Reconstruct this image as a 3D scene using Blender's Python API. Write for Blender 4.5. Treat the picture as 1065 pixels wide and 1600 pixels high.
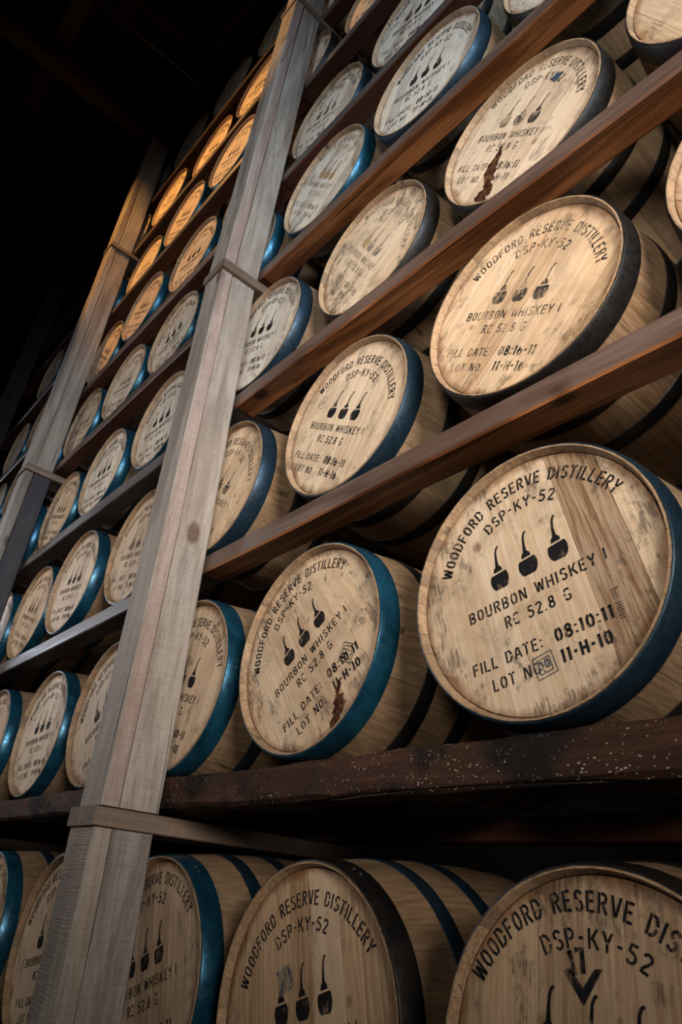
import bpy, bmesh, math, random
from mathutils import Vector, Matrix, noise
random.seed(7)
S = bpy.context.scene
COL = S.collection
for o in list(bpy.data.objects): bpy.data.objects.remove(o)
PI = math.pi

# ------------------------------------------------------------------ camera
YAW, PITCH, ROLL, FPX = 0.88293, 0.52814, 0.09637, 1061.1
cy, sy, cp, sp = math.cos(YAW), math.sin(YAW), math.cos(PITCH), math.sin(PITCH)
Fw = Vector((-sy*cp, cy*cp, sp)); R0 = Vector((cy, sy, 0)); U0 = R0.cross(Fw)
c_, s_ = math.cos(ROLL), math.sin(ROLL)
Rt = c_*R0 + s_*U0; Up = -s_*R0 + c_*U0
cam_d = bpy.data.cameras.new('camera'); cam = bpy.data.objects.new('camera', cam_d); COL.objects.link(cam)
cam.matrix_world = Matrix(((Rt.x, Up.x, -Fw.x, 0.0), (Rt.y, Up.y, -Fw.y, -1.0091), (Rt.z, Up.z, -Fw.z, -0.5654), (0, 0, 0, 1)))
cam_d.sensor_fit = 'VERTICAL'; cam_d.sensor_height = 36.0; cam_d.lens = 36.0*FPX/1600.0
cam_d.clip_start = 0.05; cam_d.clip_end = 60
S.camera = cam

# ------------------------------------------------------------------ world, lights, exposure
S.view_settings.view_transform = 'Standard'; S.view_settings.look = 'None'
S.view_settings.gamma = 1.0; S.view_settings.use_curve_mapping = False
S.view_settings.exposure = 0.0
w = bpy.data.worlds.new('world'); S.world = w; w.use_nodes = True
bg = w.node_tree.nodes['Background']; bg.inputs[0].default_value = (0.5, 0.6, 0.8, 1); bg.inputs[1].default_value = 0.0005
def area(name, loc, target, sx, sz, power, col, spread=120):
    l = bpy.data.lights.new(name, 'AREA'); l.shape = 'RECTANGLE'; l.size = sx; l.size_y = sz; l.energy = power; l.color = col; l.spread = math.radians(spread)
    o = bpy.data.objects.new(name, l); COL.objects.link(o); o.location = loc
    o.rotation_euler = (Vector(target)-Vector(loc)).to_track_quat('-Z', 'Z').to_euler(); return o
area('window_light_side', (2.9, -1.9, 0.5), (-1.6, 0, 0.8), 1.0, 1.2, 17.0, (1.0, 0.90, 0.78), 48)
area('low_fill_light', (0.7, -2.6, 0.25), (-0.75, 0.1, 0.95), 0.5, 0.5, 9, (1.0, 0.92, 0.80), 66)  # fill light added low in the aisle, no window behind it
area('window_light_left', (-5.4, -3.2, 1.4), (-3.6, 0, 0.8), 1.0, 1.2, 10, (1.0, 0.93, 0.85), 70)
area('window_light_upper', (-0.3, -3.2, 3.2), (-1.5, 0, 3.0), 1.0, 1.0, 8, (0.82, 0.92, 1.0), 80)
area('window_light_aisle_end', (4.4, -1.5, 2.0), (-2.2, 0.0, 1.9), 1.0, 1.3, 13, (0.60, 0.82, 1.0), 44)
area('window_light_far_end', (-10.5, -2.4, 2.6), (-2, -0.2, 1.8), 1.6, 2.2, 9, (0.76, 0.84, 1.0), 40)
sl = bpy.data.lights.new('pendant_lamp_light', 'SPOT'); sl.energy = 330; sl.color = (1.0, 0.50, 0.13); sl.spot_size = math.radians(84)
sl.spot_blend = 0.2; sl.shadow_soft_size = 0.03
so = bpy.data.objects.new('pendant_lamp_light', sl); COL.objects.link(so); so.location = (-3.6, -2.0, 5.20)
so.rotation_euler = Vector((0.2, 2.0, -0.5)).to_track_quat('-Z', 'Y').to_euler()

# ------------------------------------------------------------------ helpers
def tag(o, label=None, cat=None, group=None, kind=None):
    if label: o['label'] = label
    if cat: o['category'] = cat
    if group: o['group'] = group
    if kind: o['kind'] = kind
    return o
def obj(name, me, parent=None, mat=None):
    o = bpy.data.objects.new(name, me); COL.objects.link(o)
    if parent is not None: o.parent = parent
    if mat is not None and me is not None and len(me.materials) == 0: me.materials.append(mat)
    return o
def mesh(name, verts, faces, mats=(), fm=None, smooth=False):
    me = bpy.data.meshes.new(name); me.from_pydata(verts, [], faces); me.update()
    for m in mats: me.materials.append(m)
    if fm: me.polygons.foreach_set('material_index', fm)
    if smooth: me.polygons.foreach_set('use_smooth', [True]*len(me.polygons))
    return me
def bm_mesh(name, bm, mats=(), smooth=False):
    bmesh.ops.recalc_face_normals(bm, faces=bm.faces)
    me = bpy.data.meshes.new(name); bm.to_mesh(me); bm.free()
    for m in mats: me.materials.append(m)
    if smooth:
        for p in me.polygons: p.use_smooth = True
    return me

class NT:
    def __init__(s, name):
        s.m = bpy.data.materials.new(name); s.m.use_nodes = True; s.t = s.m.node_tree; s.n = s.t.nodes; s.l = s.t.links
        s.b = s.n['Principled BSDF']
    def N(s, typ, **kw):
        n = s.n.new(typ)
        for k, v in kw.items(): setattr(n, k, v)
        return n
    def set(s, inp, v):
        if isinstance(v, bpy.types.NodeSocket): s.l.new(v, inp)
        else: inp.default_value = v
    def math(s, op, a, b=0.0, c=None, clamp=False):
        n = s.N('ShaderNodeMath', operation=op); n.use_clamp = clamp; s.set(n.inputs[0], a); s.set(n.inputs[1], b)
        if c is not None: s.set(n.inputs[2], c)
        return n.outputs[0]
    def vmath(s, op, a, b):
        n = s.N('ShaderNodeVectorMath', operation=op); s.set(n.inputs[0], a); s.set(n.inputs[1], b); return n.outputs[0]
    def mapv(s, v, scale=(1,1,1), loc=(0,0,0)):
        n = s.N('ShaderNodeMapping'); s.set(n.inputs['Vector'], v); s.set(n.inputs['Location'], loc); n.inputs['Scale'].default_value = scale; return n.outputs[0]
    def noise(s, v, scale, detail=4, rough=0.55, dist=0.0):
        n = s.N('ShaderNodeTexNoise'); s.set(n.inputs['Vector'], v); s.set(n.inputs['Scale'], scale)
        n.inputs['Detail'].default_value = detail; n.inputs['Roughness'].default_value = rough; n.inputs['Distortion'].default_value = dist
        return n.outputs['Fac']
    def voro(s, v, scale, feature='F1', rnd=1.0):
        n = s.N('ShaderNodeTexVoronoi', feature=feature); s.set(n.inputs['Vector'], v); n.inputs['Scale'].default_value = scale; n.inputs['Randomness'].default_value = rnd
        return n.outputs['Distance']
    def ramp(s, f, a, b, lo=0.0, hi=1.0):
        n = s.N('ShaderNodeMapRange'); n.interpolation_type = 'SMOOTHSTEP'; s.set(n.inputs[0], f)
        n.inputs[1].default_value = a; n.inputs[2].default_value = b; n.inputs[3].default_value = lo; n.inputs[4].default_value = hi
        return n.outputs[0]
    def mix(s, f, a, b, mode='MIX'):
        n = s.N('ShaderNodeMix', data_type='RGBA', blend_type=mode); s.set(n.inputs[0], f); s.set(n.inputs[6], a); s.set(n.inputs[7], b)
        return n.outputs[2]
    def bump(s, h, strength, dist):
        n = s.N('ShaderNodeBump'); s.set(n.inputs['Height'], h); n.inputs['Strength'].default_value = strength; n.inputs['Distance'].default_value = dist
        s.l.new(n.outputs[0], s.b.inputs['Normal'])
def C4(r, g, b): return (r, g, b, 1.0)

def timber(name, ca, cb, dark, axis='X', rough=0.55, grain=1.0, knots=0.5, saw=0.0, crack=0.5, specks=0.0, spec=0.5, stain=0.0, bump=0.5, coat=0.0):
    """sawn timber, long axis = local X or Z"""
    t = NT(name); tc = t.N('ShaderNodeTexCoord').outputs['Object']
    oi = t.N('ShaderNodeObjectInfo'); rnd = oi.outputs['Random']
    cx = t.N('ShaderNodeCombineXYZ'); 
    for i, k in enumerate((13.0, 29.0, 47.0)): t.set(cx.inputs[i], t.math('MULTIPLY', rnd, k))
    v = t.vmath('ADD', tc, cx.outputs[0])
    st = (0.09, 1, 1) if axis == 'X' else (1, 1, 0.09)
    warp = t.noise(t.mapv(v, tuple(0.5*q if q < 1 else 2.0 for q in st)), 1.6, 2)
    vw = t.vmath('ADD', t.mapv(v, st), t.vmath('MULTIPLY', t.N('ShaderNodeCombineXYZ').outputs[0], (0,0,0)))
    rings = t.noise(t.mapv(v, st), 26*grain, 6, 0.65, 0.6)
    fine = t.noise(t.mapv(v, tuple(0.35*q if q < 1 else q for q in st)), 220*grain, 3, 0.7)
    big = t.noise(v, 1.7, 3, 0.6)
    col = t.mix(t.ramp(rings, 0.40, 0.60), C4(*ca), C4(*cb))
    band = t.noise(t.mapv(v, st), 9, 3, 0.6, 1.0); col = t.mix(t.math('MULTIPLY', t.ramp(band, 0.5, 0.64), 0.55), col, C4(*dark))
    col = t.mix(t.ramp(fine, 0.45, 0.75, 0, 0.45), col, C4(*dark))
    col = t.mix(t.ramp(big, 0.42, 0.7, 0, 0.45), col, C4(*[0.6*ca[i]+0.4*dark[i] for i in range(3)]))
    kst = (0.55, 1, 1) if axis == 'X' else (1, 1, 0.55)
    kd = t.voro(t.mapv(v, kst), 4.3)
    kn = t.ramp(t.math('ADD', kd, t.math('MULTIPLY', t.noise(v, 14, 2), 0.05)), 0.085, 0.150, 1, 0)
    col = t.mix(t.math('MULTIPLY', kn, knots), col, C4(dark[0]*0.8, dark[1]*0.55, dark[2]*0.45))
    ck = t.noise(t.mapv(v, tuple(0.22*q if q < 1 else q for q in st)), 11, 2, 0.5, 0.3)
    ckm = t.math('MULTIPLY', t.ramp(t.math('ABSOLUTE', t.math('SUBTRACT', ck, 0.5)), 0.0, 0.008, 1, 0), t.ramp(t.noise(v, 1.1, 1), 0.5, 0.58))
    col = t.mix(t.math('MULTIPLY', ckm, crack), col, C4(dark[0]*.25, dark[1]*.2, dark[2]*.2))
    h = t.math('ADD', t.math('MULTIPLY', fine, 0.5), t.math('MULTIPLY', rings, 0.6))
    h = t.math('SUBTRACT', h, t.math('MULTIPLY', ckm, crack*2))
    if saw > 0:
        wv = t.N('ShaderNodeTexNoise'); sst = (55, 3, 3) if axis == 'X' else (3, 3, 55)
        t.set(wv.inputs['Vector'], t.mapv(v, sst)); wv.inputs['Scale'].default_value = 5; wv.inputs['Detail'].default_value = 3; wv.inputs['Distortion'].default_value = 0.4
        sw = wv.outputs['Fac']; h = t.math('ADD', h, t.math('MULTIPLY', sw, 1.2))
        col = t.mix(t.ramp(sw, 0.5, 0.75, 0, saw), col, C4(*[0.6*q for q in ca]))
        col = t.mix(t.ramp(sw, 0.5, 0.25, 0, saw*0.6), col, C4(*[min(1, 1.35*q) for q in cb]))
    if stain > 0:
        sm = t.ramp(t.noise(t.mapv(v, (1, 1, 1)), 3.3, 4, 0.65), 0.5, 0.62)
        col = t.mix(t.math('MULTIPLY', sm, stain), col, C4(0.008, 0.007, 0.007))
    if specks > 0:
        sv = t.voro(t.mapv(v, (0.75, 1, 1.2)), 130); ms = t.ramp(t.noise(t.mapv(v, (1, 1, 1.6)), 6, 5, 0.75), 0.44, 0.56)
        sk = t.math('MULTIPLY', t.ramp(t.math('ADD', sv, t.math('MULTIPLY', t.noise(v, 150, 2), 0.25)), 0.28, 0.42, 1, 0), t.math('MULTIPLY', ms, t.ramp(t.noise(v, 90, 3), 0.44, 0.54)))
        col = t.mix(t.math('MULTIPLY', sk, specks), col, C4(0.5, 0.42, 0.33))
    t.set(t.b.inputs['Base Color'], col)
    t.set(t.b.inputs['Roughness'], t.ramp(rings, 0.3, 0.7, rough-0.08, rough+0.12))
    t.b.inputs['Specular IOR Level'].default_value = spec
    t.b.inputs['Coat Weight'].default_value = coat; t.b.inputs['Coat Roughness'].default_value = 0.4
    t.bump(h, bump, 0.003)
    return t.m

# posts: weathered grey-tan, rails: brown stained, etc.
M_post = timber('weathered_post_wood', (0.30, 0.245, 0.21), (0.42, 0.365, 0.325), (0.14, 0.10, 0.078), 'Z', 0.62, 0.8, 0.9, saw=0.28, crack=0.8, bump=0.8)
M_postp = timber('pinkish_post_wood', (0.33, 0.235, 0.205), (0.42, 0.325, 0.295), (0.16, 0.10, 0.08), 'Z', 0.6, 0.8, 0.7, saw=0.35, crack=0.5, bump=0.8)
M_postg = timber('grey_post_wood', (0.23, 0.195, 0.18), (0.34, 0.30, 0.28), (0.10, 0.075, 0.065), 'Z', 0.6, 0.8, 0.8, saw=0.32, crack=0.6, bump=0.9)
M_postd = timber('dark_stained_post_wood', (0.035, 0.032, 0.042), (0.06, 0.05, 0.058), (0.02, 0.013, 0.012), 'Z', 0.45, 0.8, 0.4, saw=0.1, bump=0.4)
M_cross = timber('crosspiece_wood', (0.17, 0.115, 0.085), (0.26, 0.185, 0.14), (0.08, 0.05, 0.035), 'X', 0.6, 0.9, 0.2, saw=0.3, bump=0.6)
M_rail = timber('brown_rail_wood', (0.16, 0.052, 0.016), (0.40, 0.15, 0.05), (0.035, 0.010, 0.004), 'X', 0.36, 0.6, 1.0, crack=1.0, bump=0.7, spec=0.7, coat=0.35)
M_raild = timber('dark_red_rail_wood', (0.085, 0.028, 0.016), (0.13, 0.042, 0.022), (0.03, 0.01, 0.007), 'X', 0.42, 0.6, 0.5, crack=0.4, bump=0.4, spec=0.6, coat=0.2)
M_railg = timber('grey_aged_cool_lit_rail_wood', (0.085, 0.068, 0.066), (0.14, 0.115, 0.11), (0.035, 0.022, 0.02), 'X', 0.45, 0.6, 0.4, crack=0.7, bump=0.5, spec=0.6)  # aged grey rails; also colours cool light onto the upper rail fronts
M_railf = timber('cool_lit_rail_front', (0.11, 0.066, 0.05), (0.17, 0.11, 0.09), (0.06, 0.03, 0.02), 'X', 0.40, 0.6, 0.8, crack=0.5, bump=0.5, spec=0.6, coat=0.3)  # same brown wood, greyed: cool light on the fronts put into the colour
M_railo = timber('blackened_old_rail_wood', (0.05, 0.022, 0.013), (0.095, 0.045, 0.028), (0.014, 0.008, 0.006), 'X', 0.72, 0.9, 0.3, crack=0.6, specks=0.85, stain=0.9, bump=1.0, spec=0.2)
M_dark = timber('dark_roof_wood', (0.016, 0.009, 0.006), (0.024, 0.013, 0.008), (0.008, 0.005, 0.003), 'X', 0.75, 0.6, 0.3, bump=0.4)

def head_wood():
    """oak head boards: object color = (seed, tone, dirt)"""
    t = NT('oak_head_wood'); tc = t.N('ShaderNodeTexCoord').outputs['Object']
    oi = t.N('ShaderNodeObjectInfo'); rnd = oi.outputs['Random']
    sc = t.N('ShaderNodeSeparateColor'); t.set(sc.inputs[0], oi.outputs['Color']); seed, tone, dirt = sc.outputs[0], sc.outputs[1], sc.outputs[2]
    cs = t.N('ShaderNodeCombineXYZ'); t.set(cs.inputs[0], t.math('MULTIPLY', seed, 37.0)); t.set(cs.inputs[1], t.math('MULTIPLY', seed, 91.0)); t.set(cs.inputs[2], t.math('MULTIPLY', seed, 53.0))
    vb = t.vmath('ADD', tc, cs.outputs[0])                # barrel-wide marks
    cr = t.N('ShaderNodeCombineXYZ'); t.set(cr.inputs[0], t.math('MULTIPLY', rnd, 17.0)); t.set(cr.inputs[1], 0.0); t.set(cr.inputs[2], t.math('MULTIPLY', rnd, 41.0))
    vg = t.vmath('ADD', vb, cr.outputs[0])                # board grain
    g1 = t.noise(t.mapv(vg, (1, 1, 0.05)), 120, 5, 0.65, 0.3)
    g2 = t.noise(t.mapv(vg, (1, 1, 0.02)), 480, 3, 0.7)
    fl = t.noise(t.mapv(vg, (1, 1, 0.3)), 60, 4, 0.7, 1.2)
    warm = t.mix(t.ramp(g1, 0.3, 0.7), C4(0.70, 0.455, 0.265), C4(0.84, 0.62, 0.42))
    pale = t.mix(t.ramp(g1, 0.3, 0.7), C4(0.73, 0.68, 0.60), C4(0.84, 0.81, 0.75))
    col = t.mix(tone, warm, pale)
    # each board a tone of its own
    r2 = t.math('FRACT', t.math('MULTIPLY', rnd, 7.31))
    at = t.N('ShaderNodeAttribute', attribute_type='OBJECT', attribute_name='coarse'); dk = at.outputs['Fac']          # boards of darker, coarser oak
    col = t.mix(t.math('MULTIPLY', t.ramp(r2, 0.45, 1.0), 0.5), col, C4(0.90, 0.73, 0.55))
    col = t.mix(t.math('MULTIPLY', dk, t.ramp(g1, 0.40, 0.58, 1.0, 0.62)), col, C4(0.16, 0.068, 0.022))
    col = t.mix(t.ramp(g2, 0.48, 0.78, 0, 0.6), col, C4(0.36, 0.20, 0.10))
    col = t.mix(t.ramp(fl, 0.58, 0.75, 0, 0.22), col, C4(0.42, 0.27, 0.16))
    # radius from the centre: darker tannin edge
    sx = t.N('ShaderNodeSeparateXYZ'); t.set(sx.inputs[0], tc)
    rr = t.math('SQRT', t.math('ADD', t.math('MULTIPLY', sx.outputs[0], sx.outputs[0]), t.math('MULTIPLY', sx.outputs[2], sx.outputs[2])))
    rw = t.math('ADD', rr, t.math('MULTIPLY', t.math('SUBTRACT', t.noise(vb, 14, 3), 0.5), 0.05))
    col = t.mix(t.math('MULTIPLY', t.ramp(rw, 0.235, 0.259), 0.75), col, C4(0.20, 0.075, 0.02))
    # tan water marks
    wm = t.ramp(t.noise(vb, 8, 5, 0.68, 0.6), 0.48, 0.66)
    col = t.mix(t.math('MULTIPLY', wm, t.math('MULTIPLY', dirt, 0.6)), col, C4(0.36, 0.25, 0.165))
    # black rubbed smudges, mostly out towards the rim
    sd = t.math('ADD', t.noise(t.mapv(vb, (1.0, 1, 0.7)), 17, 5, 0.72, 0.3), t.math('MULTIPLY', t.ramp(rr, 0.05, 0.25), 0.10))
    sm = t.math('MULTIPLY', t.ramp(sd, 0.595, 0.70), t.ramp(t.noise(t.mapv(vg, (1, 1, 0.12)), 190, 3, 0.7), 0.36, 0.56))
    col = t.mix(t.math('MULTIPLY', sm, t.math('MULTIPLY', dirt, 0.85)), col, C4(0.035, 0.03, 0.028))
    # brown drips / knots
    kd = t.voro(vb, 9.0); kn = t.ramp(t.math('ADD', kd, t.math('MULTIPLY', t.noise(vb, 40, 2), 0.08)), 0.09, 0.17, 1, 0)
    col = t.mix(t.math('MULTIPLY', kn, 0.6), col, C4(0.20, 0.09, 0.03))
    t.set(t.b.inputs['Base Color'], col); t.b.inputs['Roughness'].default_value = 0.55
    t.b.inputs['Specular IOR Level'].default_value = 0.18
    t.bump(t.math('ADD', g1, t.math('MULTIPLY', g2, 0.6)), 0.35, 0.0012)
    return t.m
M_head = head_wood()

def stave_wood(name, end=False):
    t = NT(name); tc = t.N('ShaderNodeTexCoord').outputs['Object']
    oi = t.N('ShaderNodeObjectInfo'); rnd = oi.outputs['Random']
    sc = t.N('ShaderNodeSeparateColor'); t.set(sc.inputs[0], oi.outputs['Color']); seed, tone, dirt = sc.outputs
    cr = t.N('ShaderNodeCombineXYZ'); t.set(cr.inputs[0], t.math('MULTIPLY', rnd, 17.0)); t.set(cr.inputs[1], t.math('MULTIPLY', rnd, 31.0)); t.set(cr.inputs[2], t.math('MULTIPLY', seed, 41.0))
    v = t.vmath('ADD', tc, cr.outputs[0])
    g = t.noise(t.mapv(v, (1, 0.05, 1)), 110, 5, 0.65, 0.4)
    f = t.noise(t.mapv(v, (1, 0.02, 1)), 420, 3, 0.7)
    b = t.noise(v, 6, 4, 0.65)
    if end:
        a, c = C4(0.34, 0.20, 0.11), C4(0.52, 0.36, 0.23)
        g = t.noise(v, 130, 3, 0.6)
    else:
        a, c = C4(0.17, 0.095, 0.045), C4(0.34, 0.22, 0.13)
    col = t.mix(t.ramp(g, 0.3, 0.7), a, c)
    col = t.mix(t.math('MULTIPLY', tone, 0.35), col, C4(0.50, 0.42, 0.32))
    col = t.mix(t.ramp(rnd, 0.35, 1.0, 0, 0.45), col, C4(0.23, 0.155, 0.10))
    r2 = t.math('FRACT', t.math('MULTIPLY', rnd, 9.7)); col = t.mix(t.ramp(r2, 0.6, 1.0, 0, 0.3), col, C4(0.44, 0.32, 0.20))
    col = t.mix(t.ramp(f, 0.5, 0.8, 0, 0.4), col, C4(0.16, 0.10, 0.06))
    col = t.mix(t.math('MULTIPLY', t.ramp(b, 0.52, 0.66), 0.55), col, C4(0.13, 0.095, 0.07))
    sm = t.ramp(t.noise(t.mapv(v, (1, 0.6, 1)), 13, 5, 0.75, 0.6), 0.60, 0.68)
    col = t.mix(t.math('MULTIPLY', sm, t.math('MULTIPLY', dirt, 0.95)), col, C4(0.012, 0.011, 0.011))
    t.set(t.b.inputs['Base Color'], col); t.b.inputs['Roughness'].default_value = 0.55
    t.b.inputs['Specular IOR Level'].default_value = 0.18
    t.bump(t.math('ADD', g, f), 0.4, 0.0015)
    return t.m
M_stave = stave_wood('oak_stave_wood'); M_chime = stave_wood('oak_stave_end_grain', True)

def hoop_mat(name, a, b, metal, rough):
    t = NT(name); tc = t.N('ShaderNodeTexCoord').outputs['Object']; oi = t.N('ShaderNodeObjectInfo')
    cr = t.N('ShaderNodeCombineXYZ'); t.set(cr.inputs[0], t.math('MULTIPLY', oi.outputs['Random'], 17.0))
    v = t.vmath('ADD', tc, cr.outputs[0])
    n1 = t.noise(v, 9, 5, 0.7, 0.4); n2 = t.noise(v, 70, 4, 0.7)
    col = t.mix(t.ramp(n1, 0.35, 0.68), C4(*a), C4(*b))
    col = t.mix(t.ramp(n2, 0.62, 0.75, 0, 0.6), col, C4(0.02, 0.022, 0.028))
    col = t.mix(t.ramp(t.noise(v, 34, 5, 0.8), 0.67, 0.72, 0, 0.5), col, C4(0.09, 0.055, 0.035))
    t.set(t.b.inputs['Base Color'], col); t.b.inputs['Metallic'].default_value = metal
    t.set(t.b.inputs['Roughness'], t.ramp(n2, 0.3, 0.75, rough-0.07, rough+0.15))
    t.bump(t.math('ADD', n1, t.math('MULTIPLY', n2, 0.4)), 0.25, 0.002)
    return t.m
M_hoop = {'blue': hoop_mat('blue_painted_hoop', (0.008, 0.055, 0.10), (0.016, 0.115, 0.20), 0.55, 0.30),
          'navy': hoop_mat('dull_navy_hoop', (0.012, 0.030, 0.052), (0.022, 0.048, 0.078), 0.5, 0.38),
          'black': hoop_mat('blackened_steel_hoop', (0.012, 0.011, 0.011), (0.024, 0.021, 0.020), 0.4, 0.42)}
def ink_mat(name, ink, wood, lo, hi):
    t = NT(name); tc = t.N('ShaderNodeTexCoord').outputs['Object']; oi = t.N('ShaderNodeObjectInfo')
    cr = t.N('ShaderNodeCombineXYZ'); t.set(cr.inputs[0], t.math('MULTIPLY', oi.outputs['Random'], 17.0))
    v = t.vmath('ADD', tc, cr.outputs[0])
    f = t.math('ADD', t.math('MULTIPLY', t.noise(t.mapv(v, (1, 1, 0.3)), 320, 3, 0.7), 0.5), t.math('MULTIPLY', t.noise(v, 28, 3, 0.6), 0.5))
    t.set(t.b.inputs['Base Color'], t.mix(t.ramp(f, lo, hi), C4(*ink), C4(*wood))); t.b.inputs['Roughness'].default_value = 0.75; t.b.inputs['Specular IOR Level'].default_value = 0.1
    return t.m
M_ink = {'strong': ink_mat('black_stencil_ink', (0.014, 0.014, 0.016), (0.30, 0.2, 0.13), 0.54, 0.66),
         'worn': ink_mat('worn_stencil_ink', (0.035, 0.03, 0.028), (0.46, 0.33, 0.22), 0.46, 0.60),
         'faint': ink_mat('faint_stencil_ink', (0.13, 0.10, 0.08), (0.52, 0.41, 0.30), 0.40, 0.60),
         'blue': ink_mat('blue_grey_stamp_ink', (0.05, 0.07, 0.10), (0.42, 0.33, 0.24), 0.47, 0.58),
         'brown': ink_mat('faded_brown_ink', (0.28, 0.15, 0.05), (0.5, 0.36, 0.2), 0.4, 0.62)}
M_leak = ink_mat('dark_whiskey_leak_stain', (0.035, 0.012, 0.006), (0.17, 0.07, 0.03), 0.46, 0.60)
M_rivet = hoop_mat('steel_rivet', (0.05, 0.07, 0.09), (0.1, 0.13, 0.16), 0.7, 0.35)

# ------------------------------------------------------------------ stencil glyphs (strokes with stencil gaps)
def arc(cx, cz, rx, rz, a0, a1, n=8):
    return [(cx+rx*math.cos(math.radians(a0+(a1-a0)*i/n)), cz+rz*math.sin(math.radians(a0+(a1-a0)*i/n))) for i in range(n+1)]
L = lambda *p: list(p)
G = {
'A': (.52, [L((.02,0),(.22,.95)), L((.30,.95),(.50,0)), L((.17,.34),(.35,.34))]),
'B': (.50, [L((.07,0),(.07,1)), [(.17,.95)]+arc(.24,.74,.18,.21,90,-90)+[(.17,.53)], [(.17,.47)]+arc(.24,.26,.20,.21,90,-90)+[(.17,.05)]]),
'C': (.50, [arc(.27,.70,.20,.25,35,160), arc(.27,.30,.20,.25,200,325), L((.07,.62),(.07,.38))]),
'D': (.52, [L((.07,0),(.07,1)), [(.18,.95)]+arc(.22,.5,.24,.45,85,8), arc(.22,.5,.24,.45,-8,-85)+[(.18,.05)]]),
'E': (.46, [L((.07,0),(.07,1)), L((.17,.95),(.43,.95)), L((.17,.52),(.38,.52)), L((.17,.05),(.43,.05))]),
'F': (.44, [L((.07,0),(.07,1)), L((.17,.95),(.42,.95)), L((.17,.52),(.37,.52))]),
'G': (.52, [arc(.27,.70,.20,.25,35,160), arc(.27,.30,.20,.25,200,300)+[(.45,.12),(.45,.42),(.30,.42)], L((.07,.62),(.07,.38))]),
'H': (.52, [L((.07,0),(.07,1)), L((.45,0),(.45,1)), L((.16,.5),(.36,.5))]),
'I': (.16, [L((.08,0),(.08,1))]),
'K': (.52, [L((.07,0),(.07,1)), L((.17,.45),(.47,1)), L((.24,.52),(.48,0))]),
'L': (.44, [L((.07,0),(.07,1)), L((.17,.05),(.42,.05))]),
'N': (.54, [L((.07,0),(.07,1)), L((.13,.93),(.41,.07)), L((.47,0),(.47,1))]),
'O': (.52, [arc(.26,.5,.19,.45,100,260,10), arc(.26,.5,.19,.45,-80,80,10)]),
'P': (.48, [L((.07,0),(.07,1)), [(.17,.95)]+arc(.24,.71,.18,.24,90,-90)+[(.17,.47)]]),
'R': (.50, [L((.07,0),(.07,1)), [(.17,.95)]+arc(.24,.73,.18,.22,90,-90)+[(.17,.51)], L((.27,.42),(.45,0))]),
'S': (.48, [arc(.25,.73,.17,.22,20,165)+[(.085,.66),(.2,.56)], [(.28,.5),(.38,.42)]+arc(.25,.27,.17,.22,15,-160)]),
'T': (.46, [L((.23,0),(.23,.88)), L((.0,.95),(.17,.95)), L((.28,.95),(.46,.95))]),
'U': (.52, [L((.07,1),(.07,.3)), L((.45,1),(.45,.3)), arc(.26,.27,.19,.22,195,345)]),
'V': (.50, [L((.03,1),(.23,.05)), L((.28,.05),(.47,1))]),
'W': (.66, [L((.04,1),(.16,.05)), L((.21,.05),(.31,.85)), L((.36,.85),(.46,.05)), L((.50,.05),(.62,1))]),
'Y': (.50, [L((.04,1),(.22,.5)), L((.46,1),(.28,.5)), L((.25,.42),(.25,0))]),
'0': (.50, [arc(.25,.5,.18,.45,100,260,10), arc(.25,.5,.18,.45,-80,80,10)]),
'1': (.26, [L((.15,0),(.15,1),(.04,.86))]),
'2': (.48, [arc(.24,.73,.18,.22,165,-20)+[(.10,.12)], L((.07,.05),(.45,.05))]),
'3': (.48, [arc(.23,.74,.18,.21,160,-80), arc(.23,.27,.2,.22,80,-160)]),
'5': (.48, [L((.42,.95),(.12,.95),(.09,.56)), arc(.22,.32,.2,.27,115,-150)]),
'6': (.48, [arc(.25,.3,.18,.25,0,360,14), arc(.33,.3,.26,.65,125,180,5)]),
'7': (.46, [L((.04,.95),(.42,.95),(.18,0))]),
'8': (.50, [arc(.25,.74,.15,.21,0,360,12), arc(.25,.27,.18,.22,0,360,12)]),
'-': (.34, [L((.05,.5),(.28,.5))]), '.': (.16, [L((.08,0),(.08,.11))]), ':': (.18, [L((.09,.08),(.09,.22)), L((.09,.6),(.09,.74))]),
' ': (.34, [])}
def ribbon(pts, wd, V, F, xf):
    n = len(pts)
    if n < 2: return
    closed = (abs(pts[0][0]-pts[-1][0])+abs(pts[0][1]-pts[-1][1]) < 1e-4)
    base = len(V)
    for i, (x, z) in enumerate(pts):
        a = pts[max(i-1, 0)]; b = pts[min(i+1, n-1)]
        if closed and i in (0, n-1): a, b = pts[n-2], pts[1]
        dx, dz = b[0]-a[0], b[1]-a[1]; l = math.hypot(dx, dz) or 1e-6; nx, nz = -dz/l*wd/2, dx/l*wd/2
        V.append(xf(x+nx, z+nz)); V.append(xf(x-nx, z-nz))
    for i in range(n-1):
        F.append((base+2*i, base+2*i+1, base+2*i+3, base+2*i+2))
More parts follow.
